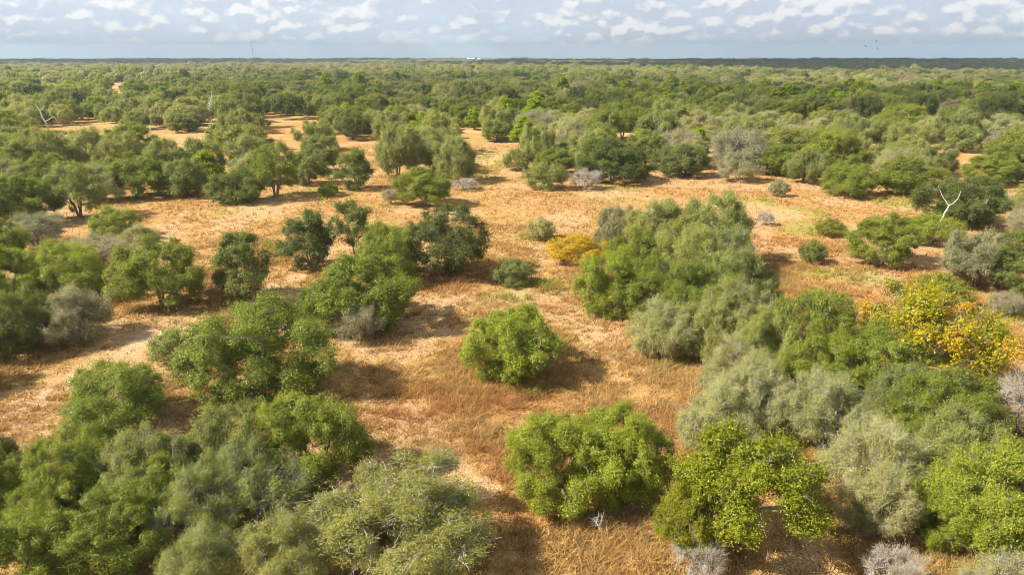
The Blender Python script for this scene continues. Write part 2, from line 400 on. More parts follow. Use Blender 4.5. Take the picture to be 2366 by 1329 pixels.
    V = np.stack([P - ax * L * 0.5 - bx * W * 0.5, P - ax * L * 0.5 + bx * W * 0.5, P + ax * L * 0.5 + bx * W * g.uniform(-0.3, 0.3, (n, 1))], 1).reshape(-1, 3)
    F = np.arange(n * 3).reshape(-1, 3)
    crown = mesh_tris('crown_' + key, V, F, leafm or M_LEAF, {'leafvar': ('FACE', g.uniform(0, 1, n)), 'clumpvar': ('FACE', lvar)})
    # stems, limbs: every clump hangs on the nearest node nearer the root
    nodes = []; par = []; tips = []
    for k in range(stems):
        a = k * 2 * math.pi / stems + g.uniform(-0.5, 0.5); lean = R * g.uniform(0.10, 0.26) * (1 if stems > 1 else 0.3)
        b = np.array([math.cos(a), math.sin(a), 0]); p0 = b * 0.10 * min(1, R / 3) * (stems > 1); prev = -1
        for f in (0.0, 0.25, 0.55, 0.85):
            q = p0 + b * lean * f ** 1.2 + np.array([0, 0, -0.12 + zc * 0.95 * f]) + g.normal(size=3) * 0.05 * R / 3 * (f > 0)
            nodes.append(q); par.append(prev); prev = len(nodes) - 1
    order = np.argsort(np.linalg.norm(C - np.array([0, 0, zc * 0.6]), axis=1))
    cn = {}
    for i in order:
        A = np.array(nodes); dd = np.linalg.norm(A - C[i], axis=1) + 0.9 * np.maximum(0, A[:, 2] - C[i][2] + 0.05) + 10 * (A[:, 2] < 0.15 * H * (1 if zmin > -0.6 else .3)) * (len(nodes) > 4)
        j = int(np.argmin(dd)); mid = (A[j] + C[i]) / 2 + g.normal(size=3) * 0.08 * np.linalg.norm(A[j] - C[i]) + np.array([0, 0, 0.05])
        nodes.append(mid); par.append(j); nodes.append(C[i]); par.append(len(nodes) - 2); cn[i] = len(nodes) - 1
    A = np.array(nodes); nn = len(A); load = np.zeros(nn)
    for i in cn.values(): load[i] += 1
    for i in range(nn - 1, -1, -1):
        if par[i] >= 0: load[par[i]] += load[i]
    rad = trunk_r * (np.maximum(load, 0.5) / max(load.max(), 1)) ** 0.5
    T = Tubes()
    for i in range(nn):
        if par[i] >= 0:
            j = par[i]; r0 = rad[j] if par[j] >= 0 and load[j] < 2.5 * load[i] + 1 else min(rad[j], rad[i] * 1.25)
            if par[j] < 0: r0 = rad[j] * 1.35
            T.tube([A[j], (A[j] + A[i]) / 2 + g.normal(size=3) * 0.02, A[i]], [r0, (r0 + rad[i]) / 2, rad[i]], 6 if rad[i] > 0.05 else 4)
    trunk = T.mesh('trunk_' + key, bark or M_BARK)
    tw = Tubes(); nt = max(1, int(round(twig * nC * nsub)))
    ci = g.choice(np.flatnonzero(keep), nt); si = g.integers(0, nsub, nt)
    st = C[ci] + (S[ci, si] - C[ci]) * g.uniform(0, 0.4, (nt, 1)); en = S[ci, si] + (S[ci, si] - C[ci]) * (twigout - 1) + g.normal(size=(nt, 3)) * srad[ci, si][:, None] * 0.75
    tw.sticks(st, en, twigr, twigr * 0.35, 0.10, g)
    mini = int(nt * 0.8); q = g.integers(0, nt, mini); fr = g.uniform(0.3, 0.9, (mini, 1)); b0 = st[q] + (en[q] - st[q]) * fr
    tw.sticks(b0, b0 + unit((en - st)[q] * 0.9 + g.normal(size=(mini, 3)) * 0.45) * (np.linalg.norm((en - st)[q], axis=1) * g.uniform(0.25, 0.6, mini))[:, None], twigr * 0.6, twigr * 0.25, 0.1, g)
    br = tw.mesh('branches_' + key, twigm or M_TWIG)
    rr_ = np.percentile(np.hypot(V[:, 0], V[:, 1]), 96.5); PROTO[key] = dict(crown=crown, trunk=trunk, branches=br, R=float(rr_), H=float(np.percentile(V[:, 2], 99.5)))
K = dict
OK_ = K(zmin=-0.72, gap=0.15, nclump=60, nsub=13, nleaf=122, leaf=(0.088, 0.050), rc=(0.13, 0.25), lobes=0.42)
def mp(key, seed, base, **kw): make_proto(key, seed, **{**base, **kw})
mp('oak_a', 1, OK_)
mp('oak_b', 2, OK_, nclump=66, rc=(0.12, 0.24), lobes=0.5)
mp('oak_c', 3, OK_, nclump=54, rc=(0.14, 0.28), lobes=0.45, H=4.6)
mp('oak_d', 4, OK_, H=5.6, rc=(0.13, 0.24), lobes=0.55, stems=2, sparse=0.08)
OL_ = K(zmin=-0.72, gap=0.15, nclump=58, nsub=13, nleaf=105, leaf=(0.110, 0.031), twig=2.2, twigm=M_PALE, twigr=0.016, stroke=0.8, twigout=1.2, rc=(0.14, 0.27), sparse=0.08, lobes=0.42)
mp('olive_a', 11, OL_)
mp('olive_b', 12, OL_, nclump=50, twig=2.6, lobes=0.5, sparse=0.14, H=4.6)
mp('olive_c', 13, OL_, nclump=60, leaf=(0.115, 0.042), twig=1.5, twigm=M_TWIG, lobes=0.45, H=4.8, stroke=0.4)
make_proto('grey_a', 21, nclump=40, nsub=10, nleaf=48, leaf=(0.11, 0.036), twig=5.0, twigm=M_TWIG, twigout=1.28, sparse=0.15, R=3.0, H=4.0, twigr=0.010)
make_proto('bare_a', 22, nclump=30, nleaf=12, leaf=(0.10, 0.035), twig=10.0, twigm=M_PALE, twigout=1.4, sparse=0.35, R=3.0, H=3.8, twigr=0.012, stems=4)
OP_ = K(nclump=58, nsub=11, nleaf=80, leaf=(0.095, 0.055), zmin=-0.66, gap=0.3, rc=(0.14, 0.25), lobes=0.45, sparse=0.14, drop=0.03, trunk_r=0.14, shoots=8.0)
mp('open_a', 31, OP_, stems=3, H=5.6, twig=1.2)
mp('open_b', 32, OP_, nclump=46, zmin=-0.35, gap=0.9, sparse=0.25, stems=4, trunk_r=0.12, H=6.0, R=2.6, rc=(0.18, 0.28))
mp('upright_a', 33, OP_, nclump=58, zmin=-0.9, gap=0.12, stems=3, trunk_r=0.10, H=5.6, R=2.5, cone=0.35, twig=1.6, rc=(0.18, 0.28))
make_proto('post_a', 41, nclump=48, nsub=12, nleaf=110, leaf=(0.125, 0.078), zmin=-0.4, gap=0.7, rc=(0.18, 0.28), lobes=0.4, sparse=0.15, drop=0.05, stems=2, trunk_r=0.17, H=6.0, R=3.4, twig=1.6, twigm=M_PALE)
make_proto('post_b', 43, nclump=44, nsub=12, nleaf=110, leaf=(0.115, 0.070), zmin=-0.45, gap=1.3, rc=(0.16, 0.26), lobes=0.45, sparse=0.15, drop=0.05, stems=3, trunk_r=0.13, H=6.4, R=3.6, twig=1.2, twigm=M_PALE, bark=M_TWIG)
make_proto('autumn_a', 42, nclump=50, nsub=12, nleaf=85, leaf=(0.13, 0.08), zmin=-0.3, gap=0.6, rc=(0.16, 0.26), lobes=0.35, sparse=0.25, drop=0.06, stems=2, trunk_r=0.17, H=4.8, R=3.9, twig=2.2, twigm=M_PALE, leafm=M_AUT)
make_proto('bush_a', 51, nclump=34, nsub=9, nleaf=85, leaf=(0.075, 0.034), zmin=-0.8, gap=0.12, rc=(0.22, 0.34), lobes=0.15, stems=5, trunk_r=0.05, R=1.7, H=2.4, twig=2.0, twigr=0.007, stroke=0.5)
make_proto('bush_b', 52, nclump=30, nsub=9, nleaf=70, leaf=(0.08, 0.045), zmin=-0.7, gap=0.12, rc=(0.22, 0.36), lobes=0.4, stems=5, trunk_r=0.05, R=1.7, H=2.2, twig=1.6, twigr=0.007, sparse=0.12)
make_proto('cedar_a', 61, nclump=60, nsub=8, nleaf=60, leaf=(0.15, 0.07), zmin=-0.85, gap=0.2, rc=(0.16, 0.26), lobes=0.3, stems=1, trunk_r=0.14, R=2.3, H=6.6, cone=0.62, twig=0.3)
make_proto('spread_a', 71, nclump=48, nsub=11, nleaf=85, leaf=(0.17, 0.10), zmin=-0.2, gap=1.4, rc=(0.13, 0.25), lobes=0.45, stems=2, trunk_r=0.24, R=5.0, H=7.0, twig=0.4)
make_proto('spread_b', 72, nclump=52, nsub=11, nleaf=80, leaf=(0.17, 0.10), zmin=-0.45, gap=0.6, rc=(0.13, 0.25), lobes=0.5, stems=3, trunk_r=0.22, R=5.0, H=6.6, twig=0.4)

# ------------------------------------------------------------------ trees placed one by one
G1 = (0.178, 0.222, 0.030); G2 = (0.212, 0.264, 0.026); G3 = (0.145, 0.182, 0.036); G4 = (0.096, 0.127, 0.028)
O1 = (0.240, 0.268, 0.080); O2 = (0.300, 0.315, 0.135); O3 = (0.208, 0.240, 0.070); GR = (0.25, 0.255, 0.155); GP = (0.31, 0.285, 0.20)
YG = (0.185, 0.210, 0.010); YE = (0.44, 0.315, 0.014); CE = (0.235, 0.310, 0.008)
SKIRT = dict(oak=.55, olive=.55, grey=.5, bare=.5, open=.12, upright=.35, post=.15, autumn=.3, bush=.7, cedar=.3, spread=.05)
CATS = dict(bush='shrub', bare='shrub', grey='shrub')
NAMES = dict(oak='oak_tree', olive='live_oak_tree', grey='grey_shrub', bare='bare_shrub', open='open_oak_tree', upright='young_oak_tree', post='post_oak_tree',
             autumn='autumn_tree', bush='round_shrub', cedar='cedar_tree', spread='spreading_oak_tree')
PLACED = []     # x, y, crown radius, height
USED = {}
def plant(x, y, Rm, Hm, proto, col, label, group=None, rot=None):
    p = PROTO[proto]; kind = proto.split('_')[0]; z = float(terrain(x, y))
    nm, ct = NAMES[kind], CATS.get(kind, 'tree')
    if kind in ('olive', 'oak') and ' shrub ' in label.split(' before ')[0].split(' beside ')[0].split(' behind ')[0].split(' by ')[0].split(' below ')[0].split(' next ')[0].split(' between ')[0] + ' ' and 'oak' not in label: nm, ct = 'leafy_shrub', 'shrub'
    if kind == 'grey' and ('tree' in label or 'oak on' in label): nm, ct = 'grey_tree', 'tree'
    e = link(nm, None); e.location = (x, y, z); e.rotation_euler = (0, 0, rng.uniform(0, 6.28) if rot is None else rot)
    s = Rm / p['R']; e.scale = (s * rng.uniform(0.97, 1.03), s * rng.uniform(0.97, 1.03), Hm / p['H'])
    tag(e, label, ct, group)
    for part in ('trunk', 'branches', 'crown'):
        o = link(part, p[part], e)
        if part == 'branches': o['kind'] = 'stuff'
        if part == 'crown':
            j = rng.uniform(0.9, 1.1); o.color = (col[0] * j * rng.uniform(.95, 1.05), col[1] * j, col[2] * j * rng.uniform(.9, 1.1), 1)
    PLACED.append((x, y, Rm, Hm)); USED.setdefault(label, []).append(e)
    return e
def T(u0, u1, vt, vb, proto, col, label):
    kind = proto.split('_')[0]; u = (u0 + u1) / 2
    x, y = ground(u, vb, 0.12 if SKIRT[kind] > .2 else 0.0); d = math.hypot(x, y)
    Rm = 1.0; lim = 1.75 if kind in ('oak', 'olive', 'grey', 'bare', 'bush') else 2.4
    for _ in range(6):
        dd = d + SKIRT[kind] * Rm; X, Y = x * dd / d, y * dd / d
        dep = Y * CP + (CAM_H - 1.5) * SP; Rm = (u1 - u0) / 2 * dep / FPX
    a, b, c = ray(u, vt); t = math.hypot(X, Y) / math.hypot(a, b); Hm = (CAM_H + c * t) * 0.97
    if Hm > lim * Rm and vb - vt > 30: return T(u0, u1, vt, vb - 6, proto, col, label)
    Hm = min(max(Hm, 0.55 * Rm), 2.6 * Rm)
    return plant(X, Y, Rm, Hm, proto, col, label)

TH_BL = 'olive green live oak in the thicket south of the sandy track'
TH_R = 'pale olive twiggy live oak packed in the thicket behind the yellow-green post oak'
TREES = [
 # --- front, left thicket
 (-120, 120, 1040, 1290, 'oak_a', G1, 'green oak in the thicket beside the small leafy shrub by the track'), (60, 300, 1005, 1230, 'olive_c', G1, 'fine leaved live oak below the low bright green oak by the track'), (230, 470, 985, 1215, 'olive_a', O3, 'olive twiggy live oak between the low bright green oak and the bare soil gap'),
 (420, 650, 935, 1160, 'olive_c', O3, 'olive live oak at the foot of the large dense dark green oak'), (610, 862, 905, 1165, 'oak_b', G1, 'broad green oak at the tip of the thicket, dark shadow on grass beside it'),
 (-90, 190, 1175, 1420, 'oak_b', G1, 'dense deep green oak deep inside the thicket south of the track'), (150, 390, 1130, 1400, 'oak_d', G1, 'tall ragged green oak with forked crown inside the thicket south of the track'), (340, 560, 1090, 1330, 'olive_b', O3, 'sparse olive oak with pale twigs beside the thin grey twigged shrub'),
 (520, 740, 1060, 1215, 'grey_a', O3, 'thin grey twigged shrub at a small gap of bare soil in the thicket'),
 (390, 600, 1205, 1440, 'olive_b', O1, 'light olive open crowned oak at the shaded gap in the thicket'), (560, 800, 1185, 1440, 'olive_a', O1, 'light olive full crowned oak touching the wide domed olive oak'),
 (715, 1180, 1108, 1400, 'olive_a', O1, 'wide domed olive oak with pale twigs throwing shadow on the bare ground'),
 (270, 480, 1060, 1270, 'oak_a', G1, 'green oak closing the middle of the thicket south of the track'), (30, 240, 1090, 1310, 'oak_c', G1, 'low domed green oak closing the thicket south of the track'), (470, 680, 1010, 1210, 'olive_a', O3, 'twiggy olive oak beside the broad oak at the thicket tip'),
 (790, 960, 1110, 1250, 'olive_c', O1, 'small olive oak tucked behind the wide domed olive oak'),
 (150, 415, 838, 1010, 'oak_c', G1, 'low bright green oak beside the sandy track'),
 (-60, 45, 1010, 1090, 'bush_b', G3, 'leafy shrub at the edge of the thicket by the sandy track'),
 (440, 770, 690, 945, 'oak_c', G1, 'large dense dark green oak with clumped leaves beside the open grass'),
 (690, 825, 655, 835, 'oak_d', G3, 'darker oak leaning against the large dense oak'),
 (348, 468, 758, 845, 'bush_b', O3, 'low grey-green shrub between the sandy track and the large dense oak'),
 # --- front right
 (1165, 1440, 960, 1195, 'oak_b', G2, 'bright green oak with two rounded lobes at the edge of the grass'), (1300, 1545, 950, 1222, 'oak_a', G2, 'taller bright green oak grown into its two-lobed neighbour'),
 (1555, 1885, 985, 1275, 'post_b', YG, 'yellow-green post oak with pale crooked trunks over shaded ground'),
 (1500, 1665, 1110, 1380, 'post_a', YG, 'drooping yellow-green post oak beside a grey bare shrub'),
 (1545, 1680, 1230, 1400, 'bare_a', GP, 'tangled bare grey shrub under the yellow-green post oak'),
 (1530, 1740, 890, 1110, 'olive_b', O2, 'pale olive oak between the two-lobed green oaks and the sandy end of clearing'), (1620, 1830, 830, 1060, 'olive_a', O2, 'pale olive oak behind the post oak at the sandy clearing end'), (1780, 2010, 855, 1150, 'olive_a', O2, 'pale twiggy live oak directly behind the yellow-green post oak'), (1890, 2150, 960, 1240, 'olive_b', O2, 'pale twiggy live oak leaning over the bare grey thicket'),
 (1930, 2120, 1080, 1300, 'olive_a', O2, 'pale twiggy live oak over shaded soil beside the bare grey thicket'), (2100, 2290, 1100, 1310, 'oak_b', G2, 'bright green oak squeezed between the twiggy oaks and the fresh bright oak'),
 (2060, 2290, 930, 1230, 'olive_c', O3, 'darker olive oak between the small bright oak and the rounded green oak'), (2050, 2280, 840, 1060, 'oak_d', G1, 'rounded green oak between the twiggy live oaks and the autumn tree'),
 (2140, 2460, 1010, 1420, 'oak_a', (.225, .27, .03), 'fresh bright green oak beside the twiggy olive thicket'), (2010, 2160, 1090, 1270, 'oak_c', G2, 'small bright green oak tucked under the twiggy live oaks'),
 (2260, 2440, 850, 1040, 'bare_a', GP, 'bare pale grey shrub behind the fresh bright green oak'),
 (1980, 2130, 1255, 1400, 'bare_a', GP, 'bare grey thicket on the shaded ground under the live oaks'),
 (2200, 2420, 1280, 1480, 'grey_a', O2, 'twiggy grey-olive shrub below the fresh bright green oak'),
 # --- right middle mass
 (1355, 1485, 475, 600, 'olive_c', GR, 'greyish live oak next to the golden shrub'), (1430, 1610, 455, 655, 'olive_a', O1, 'tall olive live oak at the head of the long oak clump'),
 (1560, 1755, 445, 640, 'olive_c', O3, 'olive live oak at the grassy side of the long oak clump'), (1620, 1758, 520, 660, 'olive_b', O3, 'low olive oak shading rusty grass at the long oak clump'),
 (1500, 1700, 520, 700, 'olive_c', O1, 'olive oak closing the middle of the long oak clump'), (1480, 1640, 480, 640, 'oak_b', O3, 'dense olive oak near the head of the long oak clump'), (1400, 1540, 530, 690, 'oak_a', G1, 'green oak between the golden shrub and the long oak clump'), (1600, 1770, 570, 760, 'oak_b', O3, 'dense olive oak on the rusty side of the long oak clump'),
 (1660, 1850, 720, 920, 'olive_c', O1, 'olive oak joining the long oak clump to the pointed oak'), (1560, 1720, 700, 880, 'olive_c', O1, 'olive oak near the sandy end of the long oak clump'),
 (1325, 1500, 575, 785, 'oak_c', G2, 'bright green oak at the corner of the long oak clump'), (1420, 1590, 590, 800, 'oak_d', G1, 'green oak inside the long oak clump beside its bright corner oak'),
 (1500, 1690, 600, 800, 'oak_a', G1, 'green oak in the middle of the long oak clump'), (1440, 1610, 690, 850, 'olive_b', O2, 'pale twigged grey oak on the grass edge of the long oak clump'),
 (1580, 1790, 640, 870, 'olive_a', O1, 'olive twiggy oak near the shaded end of the long oak clump'), (1690, 1800, 620, 740, 'oak_d', G3, 'small dark oak by a pocket of shaded rusty grass'),
 (1580, 1790, 780, 970, 'olive_b', O2, 'light olive oak spreading over the sandy end of the clearing'),
 (1765, 1960, 655, 880, 'open_a', G1, 'deep green oak with a pointed leafy top'), (1770, 1980, 780, 960, 'oak_b', G1, 'green oak below the pointed deep green oak'),
 (1880, 2110, 745, 940, 'oak_c', G1, 'green oak between the pointed oak and the autumn tree'), (1960, 2180, 840, 1010, 'olive_c', O3, 'olive green oak in front of the autumn tree'),
 (1962, 2285, 660, 900, 'autumn_a', YE, 'autumn oak with yellow, green and orange leaves'), (2095, 2225, 630, 720, 'bush_b', G2, 'fresh green shrub behind the autumn oak'),
 (2160, 2340, 530, 672, 'olive_c', GR, 'feathery grey-green shrub at the rusty grass'), (2280, 2470, 520, 690, 'oak_d', G3, 'dark green oak behind the feathery grey-green shrub'),
 (2280, 2360, 670, 730, 'grey_a', GR, 'small half bare shrub on the grass behind the autumn oak'),
 # --- right clearing
 (1955, 2112, 490, 618, 'oak_d', G1, 'single rounded green oak on the rusty grass'), (1842, 1910, 555, 612, 'bush_b', G3, 'small dark green shrub alone on the rusty grass'),
 (2085, 2215, 495, 572, 'bush_a', G2, 'feathery layered green shrub before the dark oak with the white snag'), (2115, 2320, 405, 527, 'oak_a', G4, 'large dark oak behind the white dead snag'),
 (2315, 2420, 465, 560, 'grey_a', GR, 'grey leafless shrub beside the dark oak'), (2330, 2440, 420, 490, 'oak_c', O1, 'yellowish green oak beyond the grey leafless shrub'),
 (1880, 1952, 502, 548, 'bush_b', (.2, .22, .03), 'low yellow-green shrub among pale weeds'), (1773, 1822, 412, 472, 'bush_b', GR, 'small grey-green upright shrub on the straw coloured grass'),
 (1745, 1790, 485, 520, 'bare_a', GP, 'tiny bare pale shrub on the grass beside the long oak clump'),
 # --- centre
 (1068, 1302, 712, 893, 'oak_a', G2, 'round bright green oak alone in the middle of the clearing'), (1138, 1230, 600, 666, 'bush_a', O3, 'round grey-green shrub alone on the grass'),
 (1217, 1285, 500, 558, 'bush_b', O2, 'small pale green shrub near the golden shrub'), (1255, 1420, 545, 612, 'bush_b', YE, 'golden yellow autumn shrub beside the long oak clump'),
 (945, 1142, 475, 640, 'open_a', G4, 'dark open oak with visible limbs and a wide shadow'), (1025, 1080, 590, 636, 'bush_b', G1, 'small green shrub at the foot of the dark open oak'),
 (815, 985, 515, 660, 'oak_c', G1, 'mid green oak joined to the dark open oak'), (758, 890, 460, 600, 'open_b', G3, 'thin open oak with bare stems showing'),
 (652, 785, 485, 622, 'upright_a', G4, 'dark slender oak leafy to the ground'), (715, 975, 585, 775, 'oak_a', G1, 'light green leafy oak with grey lower branches'),
 (770, 890, 690, 800, 'grey_a', GR, 'grey twiggy undergrowth shrub below the light green leafy oak'),
 (488, 632, 535, 695, 'upright_a', G3, 'young oak with upright shoots beside the track'), (280, 478, 545, 722, 'oak_d', G1, 'rounded green oak with low branches beside the track'),
 # --- left middle
 (-70, 110, 560, 720, 'oak_b', G2, 'bright green oak in the grove on the upper side of the track'), (80, 265, 555, 700, 'oak_c', G2, 'bright green domed oak with a gap of bare ground beside it'),
 (140, 305, 540, 625, 'grey_a', GR, 'pale olive thin crowned shrub behind the bright green grove'), (-80, 160, 665, 835, 'olive_c', G3, 'dark grey-green oak in the grove above the sandy track'),
 (90, 292, 655, 800, 'olive_b', GR, 'grey-green oak with bleached twigs above the sandy track'), (-130, 40, 620, 790, 'oak_d', G3, 'dark oak in the grove above the sandy track'),
 (208, 332, 478, 562, 'oak_c', G1, 'low domed green oak by the grass trail'), (278, 388, 515, 585, 'olive_b', O2, 'pale olive oak behind the rounded green oak'),
 (15, 155, 490, 575, 'grey_a', GR, 'greyish bare twigged shrub among green oaks'), (-60, 70, 500, 610, 'oak_a', G1, 'green oak beside the greyish bare twigged shrub'),
 (120, 255, 370, 505, 'open_a', O3, 'tall oak with several bare stems at the grass edge'), (-20, 140, 400, 525, 'oak_b', G1, 'dense green oak beside the tall many stemmed oak'),
 (-120, 30, 420, 560, 'oak_d', O3, 'olive oak beside the dense green oak'),
 (484, 608, 390, 472, 'oak_c', G3, 'low dark oak at the end of the white trail'), (572, 702, 325, 458, 'open_a', G1, 'oak with clear bare stems above the grass'),
 (668, 762, 345, 458, 'oak_d', O3, 'brownish olive oak beside the clear stemmed oak'), (735, 785, 418, 455, 'bush_b', G1, 'small green shrub near pale weeds'),
 (776, 872, 340, 438, 'upright_a', G3, 'ragged young oak at the edge of the grass'), (908, 1052, 385, 482, 'oak_d', G1, 'dark green oak at the tip of the large oak clump'),
 (880, 925, 435, 478, 'grey_a', GP, 'pale thin shrub leaning on the dark green oak'), (1040, 1110, 410, 440, 'bare_a', GP, 'low bare shrub beside the large oak clump'),
 (850, 990, 285, 415, 'olive_c', O1, 'olive live oak in the large oak clump'), (940, 1060, 290, 420, 'olive_a', O1, 'olive live oak in the large oak clump'), (990, 1122, 315, 425, 'olive_c', O1, 'olive live oak in the large oak clump'),
 (1020, 1068, 288, 320, 'oak_c', O3, 'small round oak behind the large oak clump'), (770, 862, 250, 322, 'open_a', G3, 'single oak with short trunk in the far clearing'),
 (690, 790, 275, 350, 'olive_c', O3, 'olive oak at the rim of the far clearing'), (690, 790, 310, 400, 'oak_b', O3, 'olive green oak behind the ragged young oak'), (1105, 1182, 275, 328, 'upright_a', O3, 'small many stemmed oak at the far clearing'),
 (505, 622, 250, 350, 'olive_c', O3, 'olive oak between two far clearings'), (530, 640, 310, 400, 'oak_c', O3, 'domed olive oak below the two far clearings'), (410, 465, 255, 302, 'oak_d', O3, 'round dark oak before the bleached snags'),
 # --- left big grove
 (60, 190, 300, 420, 'olive_c', O3, 'fine leaved olive oak in the big grove under the dead white tree'), (150, 290, 290, 405, 'olive_a', O1, 'twiggy light olive oak in the big grove under the dead white tree'), (240, 360, 305, 415, 'olive_c', O1, 'fine leaved light olive oak in the big grove under the dead white tree'),
 (330, 450, 320, 440, 'oak_b', O3, 'dense clumped olive oak in the big grove under the dead white tree'), (420, 525, 315, 425, 'oak_c', O3, 'low domed olive oak in the big grove under the dead white tree'), (250, 390, 350, 460, 'oak_d', G1, 'ragged green oak in the big grove under the dead white tree'),
 (370, 500, 365, 458, 'olive_c', O3, 'fine leaved olive oak in the big grove under the dead white tree'), (60, 200, 350, 450, 'oak_a', G1, 'round crowned green oak in the big grove under the dead white tree'), (-60, 90, 310, 430, 'oak_d', O3, 'ragged olive oak in the big grove under the dead white tree'), (-40, 90, 360, 460, 'olive_b', O1, 'thin crowned light olive oak in the big grove under the dead white tree'),
 (180, 300, 375, 470, 'olive_b', O1, 'thin crowned light olive oak in the big grove under the dead white tree'),
 # --- treeline above the clearing
 (1208, 1312, 375, 440, 'bush_a', O3, 'round grey-green shrub at the treeline beside a pale bare bush'), (1308, 1395, 385, 438, 'bare_a', GP, 'pale bare bush at the treeline'),
 (1325, 1500, 320, 425, 'oak_b', G4, 'dark clumped oak at the treeline'), (1190, 1300, 285, 395, 'olive_c', O1, 'olive oak with shrubs at its foot at the treeline'), (1270, 1375, 270, 385, 'olive_b', O2, 'pale twiggy oak beside the dark clumped oak'),
 (1160, 1230, 340, 395, 'bush_b', O1, 'yellowish shrub at the end of the treeline'), (1440, 1540, 300, 410, 'oak_d', O3, 'olive oak above shaded grass at the treeline'),
 (1520, 1640, 330, 412, 'oak_c', (.14, .18, .04), 'yellowish green oak at the treeline'), (1650, 1755, 345, 420, 'olive_b', GR, 'grey bleached thin leaved oak at the treeline'),
 (1745, 1850, 330, 408, 'oak_a', G1, 'domed green oak at the treeline beside the grey bleached oak'), (1800, 1910, 340, 425, 'olive_c', O3, 'olive oak between domed oaks at the treeline'),
 (1890, 2020, 375, 455, 'oak_c', G1, 'wide flat domed oak on the straw grass'), (2010, 2165, 358, 455, 'oak_a', G1, 'large domed oak with grey lower stems on the straw grass'),
 (2110, 2215, 330, 408, 'olive_c', O3, 'olive oak behind the large domed oak'), (2000, 2110, 325, 390, 'oak_c', O3, 'green oak behind the flat domed oak'),
 (2225, 2345, 350, 430, 'oak_d', G1, 'green oak behind the dark oak with the snag'), (2270, 2420, 330, 420, 'oak_b', G1, 'wide green oak beyond the dark oak with the snag'),
]
for a in TREES: T(*a)
# beyond the picture's left edge: the trees whose shadows reach in
for (u, v, r, h) in ((-210, 925, 3.2, 4.6), (-330, 1120, 3.6, 5), (2560, 1180, 3.6, 5.0), (-260, 700, 3.6, 5), (2560, 800, 3.4, 4.6)):
    x, y = ground(u, v); plant(x, y, r, h, 'oak_b', G1, 'green oak standing beyond the thickets')

# ------------------------------------------------------------------ woodland beyond: individual trees, then the far mass
OPEN = [[(150, 300), (205, 276), (245, 290), (160, 312)], [(255, 305), (330, 318), (420, 312), (520, 298), (500, 316), (420, 330), (330, 332)],
        [(605, 275), (725, 275), (705, 325), (650, 345), (610, 310)], [(710, 342), (760, 330), (850, 320), (878, 300), (840, 348), (780, 352)],
        [(1060, 300), (1090, 298), (1130, 330), (1185, 345), (1195, 360), (1130, 390), (1110, 345)],
        [(2020, 334), (2100, 334), (2100, 343), (2020, 340)], [(2216, 350), (2270, 350), (2250, 392), (2210, 400)],
        [(112, 195), (140, 193), (142, 201), (114, 201)], [(254, 202), (286, 198), (284, 216), (254, 221)], [(325, 219), (430, 220), (430, 224), (325, 224)],
        [(300, 475), (560, 475), (640, 455), (1180, 420), (1180, 700), (300, 700)], [(1180, 430), (1500, 410), (1800, 412), (2100, 440), (2366, 500), (2366, 900), (1180, 900)]]
def visible_open(x, y, r, h):
    bad = np.zeros(np.shape(x), bool); z = terrain(x, y)
    for fz in (0.03, 0.4, 0.8):
        for fx in (-0.6, 0, 0.6):
            u, v = project(x + r * fx, y, z + h * fz)
            for poly in OPEN: bad |= in_poly(u, v, poly)
    return bad
def poisson(dmin, dmax, spacing, n, g):
    """dart throwing on the ground wedge, spacing may grow with distance"""
    a = g.uniform(R_(-42), R_(42), n); d = np.sqrt(g.uniform(dmin ** 2, dmax ** 2, n)); x = d * np.sin(a); y = d * np.cos(a)
    grid = {}; keep = []
    for i in range(n):
        s = spacing; c = (int(x[i] // s), int(y[i] // s)); ok = True
        for p in range(c[0] - 1, c[0] + 2):
            for q in range(c[1] - 1, c[1] + 2):
                for j in grid.get((p, q), ()):
                    if (x[i] - x[j]) ** 2 + (y[i] - y[j]) ** 2 < s * s: ok = False; break
                if not ok: break
            if not ok: break
        if ok: grid.setdefault(c, []).append(i); keep.append(i)
    return x[keep], y[keep]
g2 = np.random.default_rng(77)
fx, fy = poisson(122, 520, 7.0, 16000, g2)
fr = g2.uniform(3.4, 6.2, len(fx)); fh = fr * g2.uniform(1.05, 1.5, len(fx)); fh = np.clip(fh, 4.4, 8.8)
ok = ~visible_open(fx, fy, fr, fh)
hx = np.array([p[0] for p in PLACED]); hy = np.array([p[1] for p in PLACED]); hr = np.array([p[2] for p in PLACED])
dm = (np.hypot(fx[:, None] - hx[None], fy[:, None] - hy[None]) - hr[None] * 0.85 - fr[:, None] * 0.45).min(1)
for su, sv, hw, hh in ((112, 295, 30, 50), (482, 282, 26, 48), (349, 302, 10, 16)):      # trees do not stand before the white snags
    ds = math.hypot(*ground(su, sv)) + 3; uu, vv = project(fx, fy, fh * 0.95); dep = np.hypot(fx, fy)
    ok &= ~((dep < ds) & (np.abs(uu - su) < hw * 0.6 + fr / dep * FPX * 0.8) & (vv < sv - 4))
u_, v_ = project(fx, fy, fh * 0.5)
ok &= (dm > 0) & (u_ > -150) & (u_ < IW + 150)
fx, fy, fr, fh, u_, v_ = (q[ok] for q in (fx, fy, fr, fh, u_, v_)); o_ = np.argsort(np.hypot(fx, fy)); fx, fy, fr, fh, u_, v_ = (q[o_] for q in (fx, fy, fr, fh, u_, v_))
NIND = max(0, 296 - len(PLACED)); print('hand placed', len(PLACED), 'fill', len(fx), 'individual', NIND)
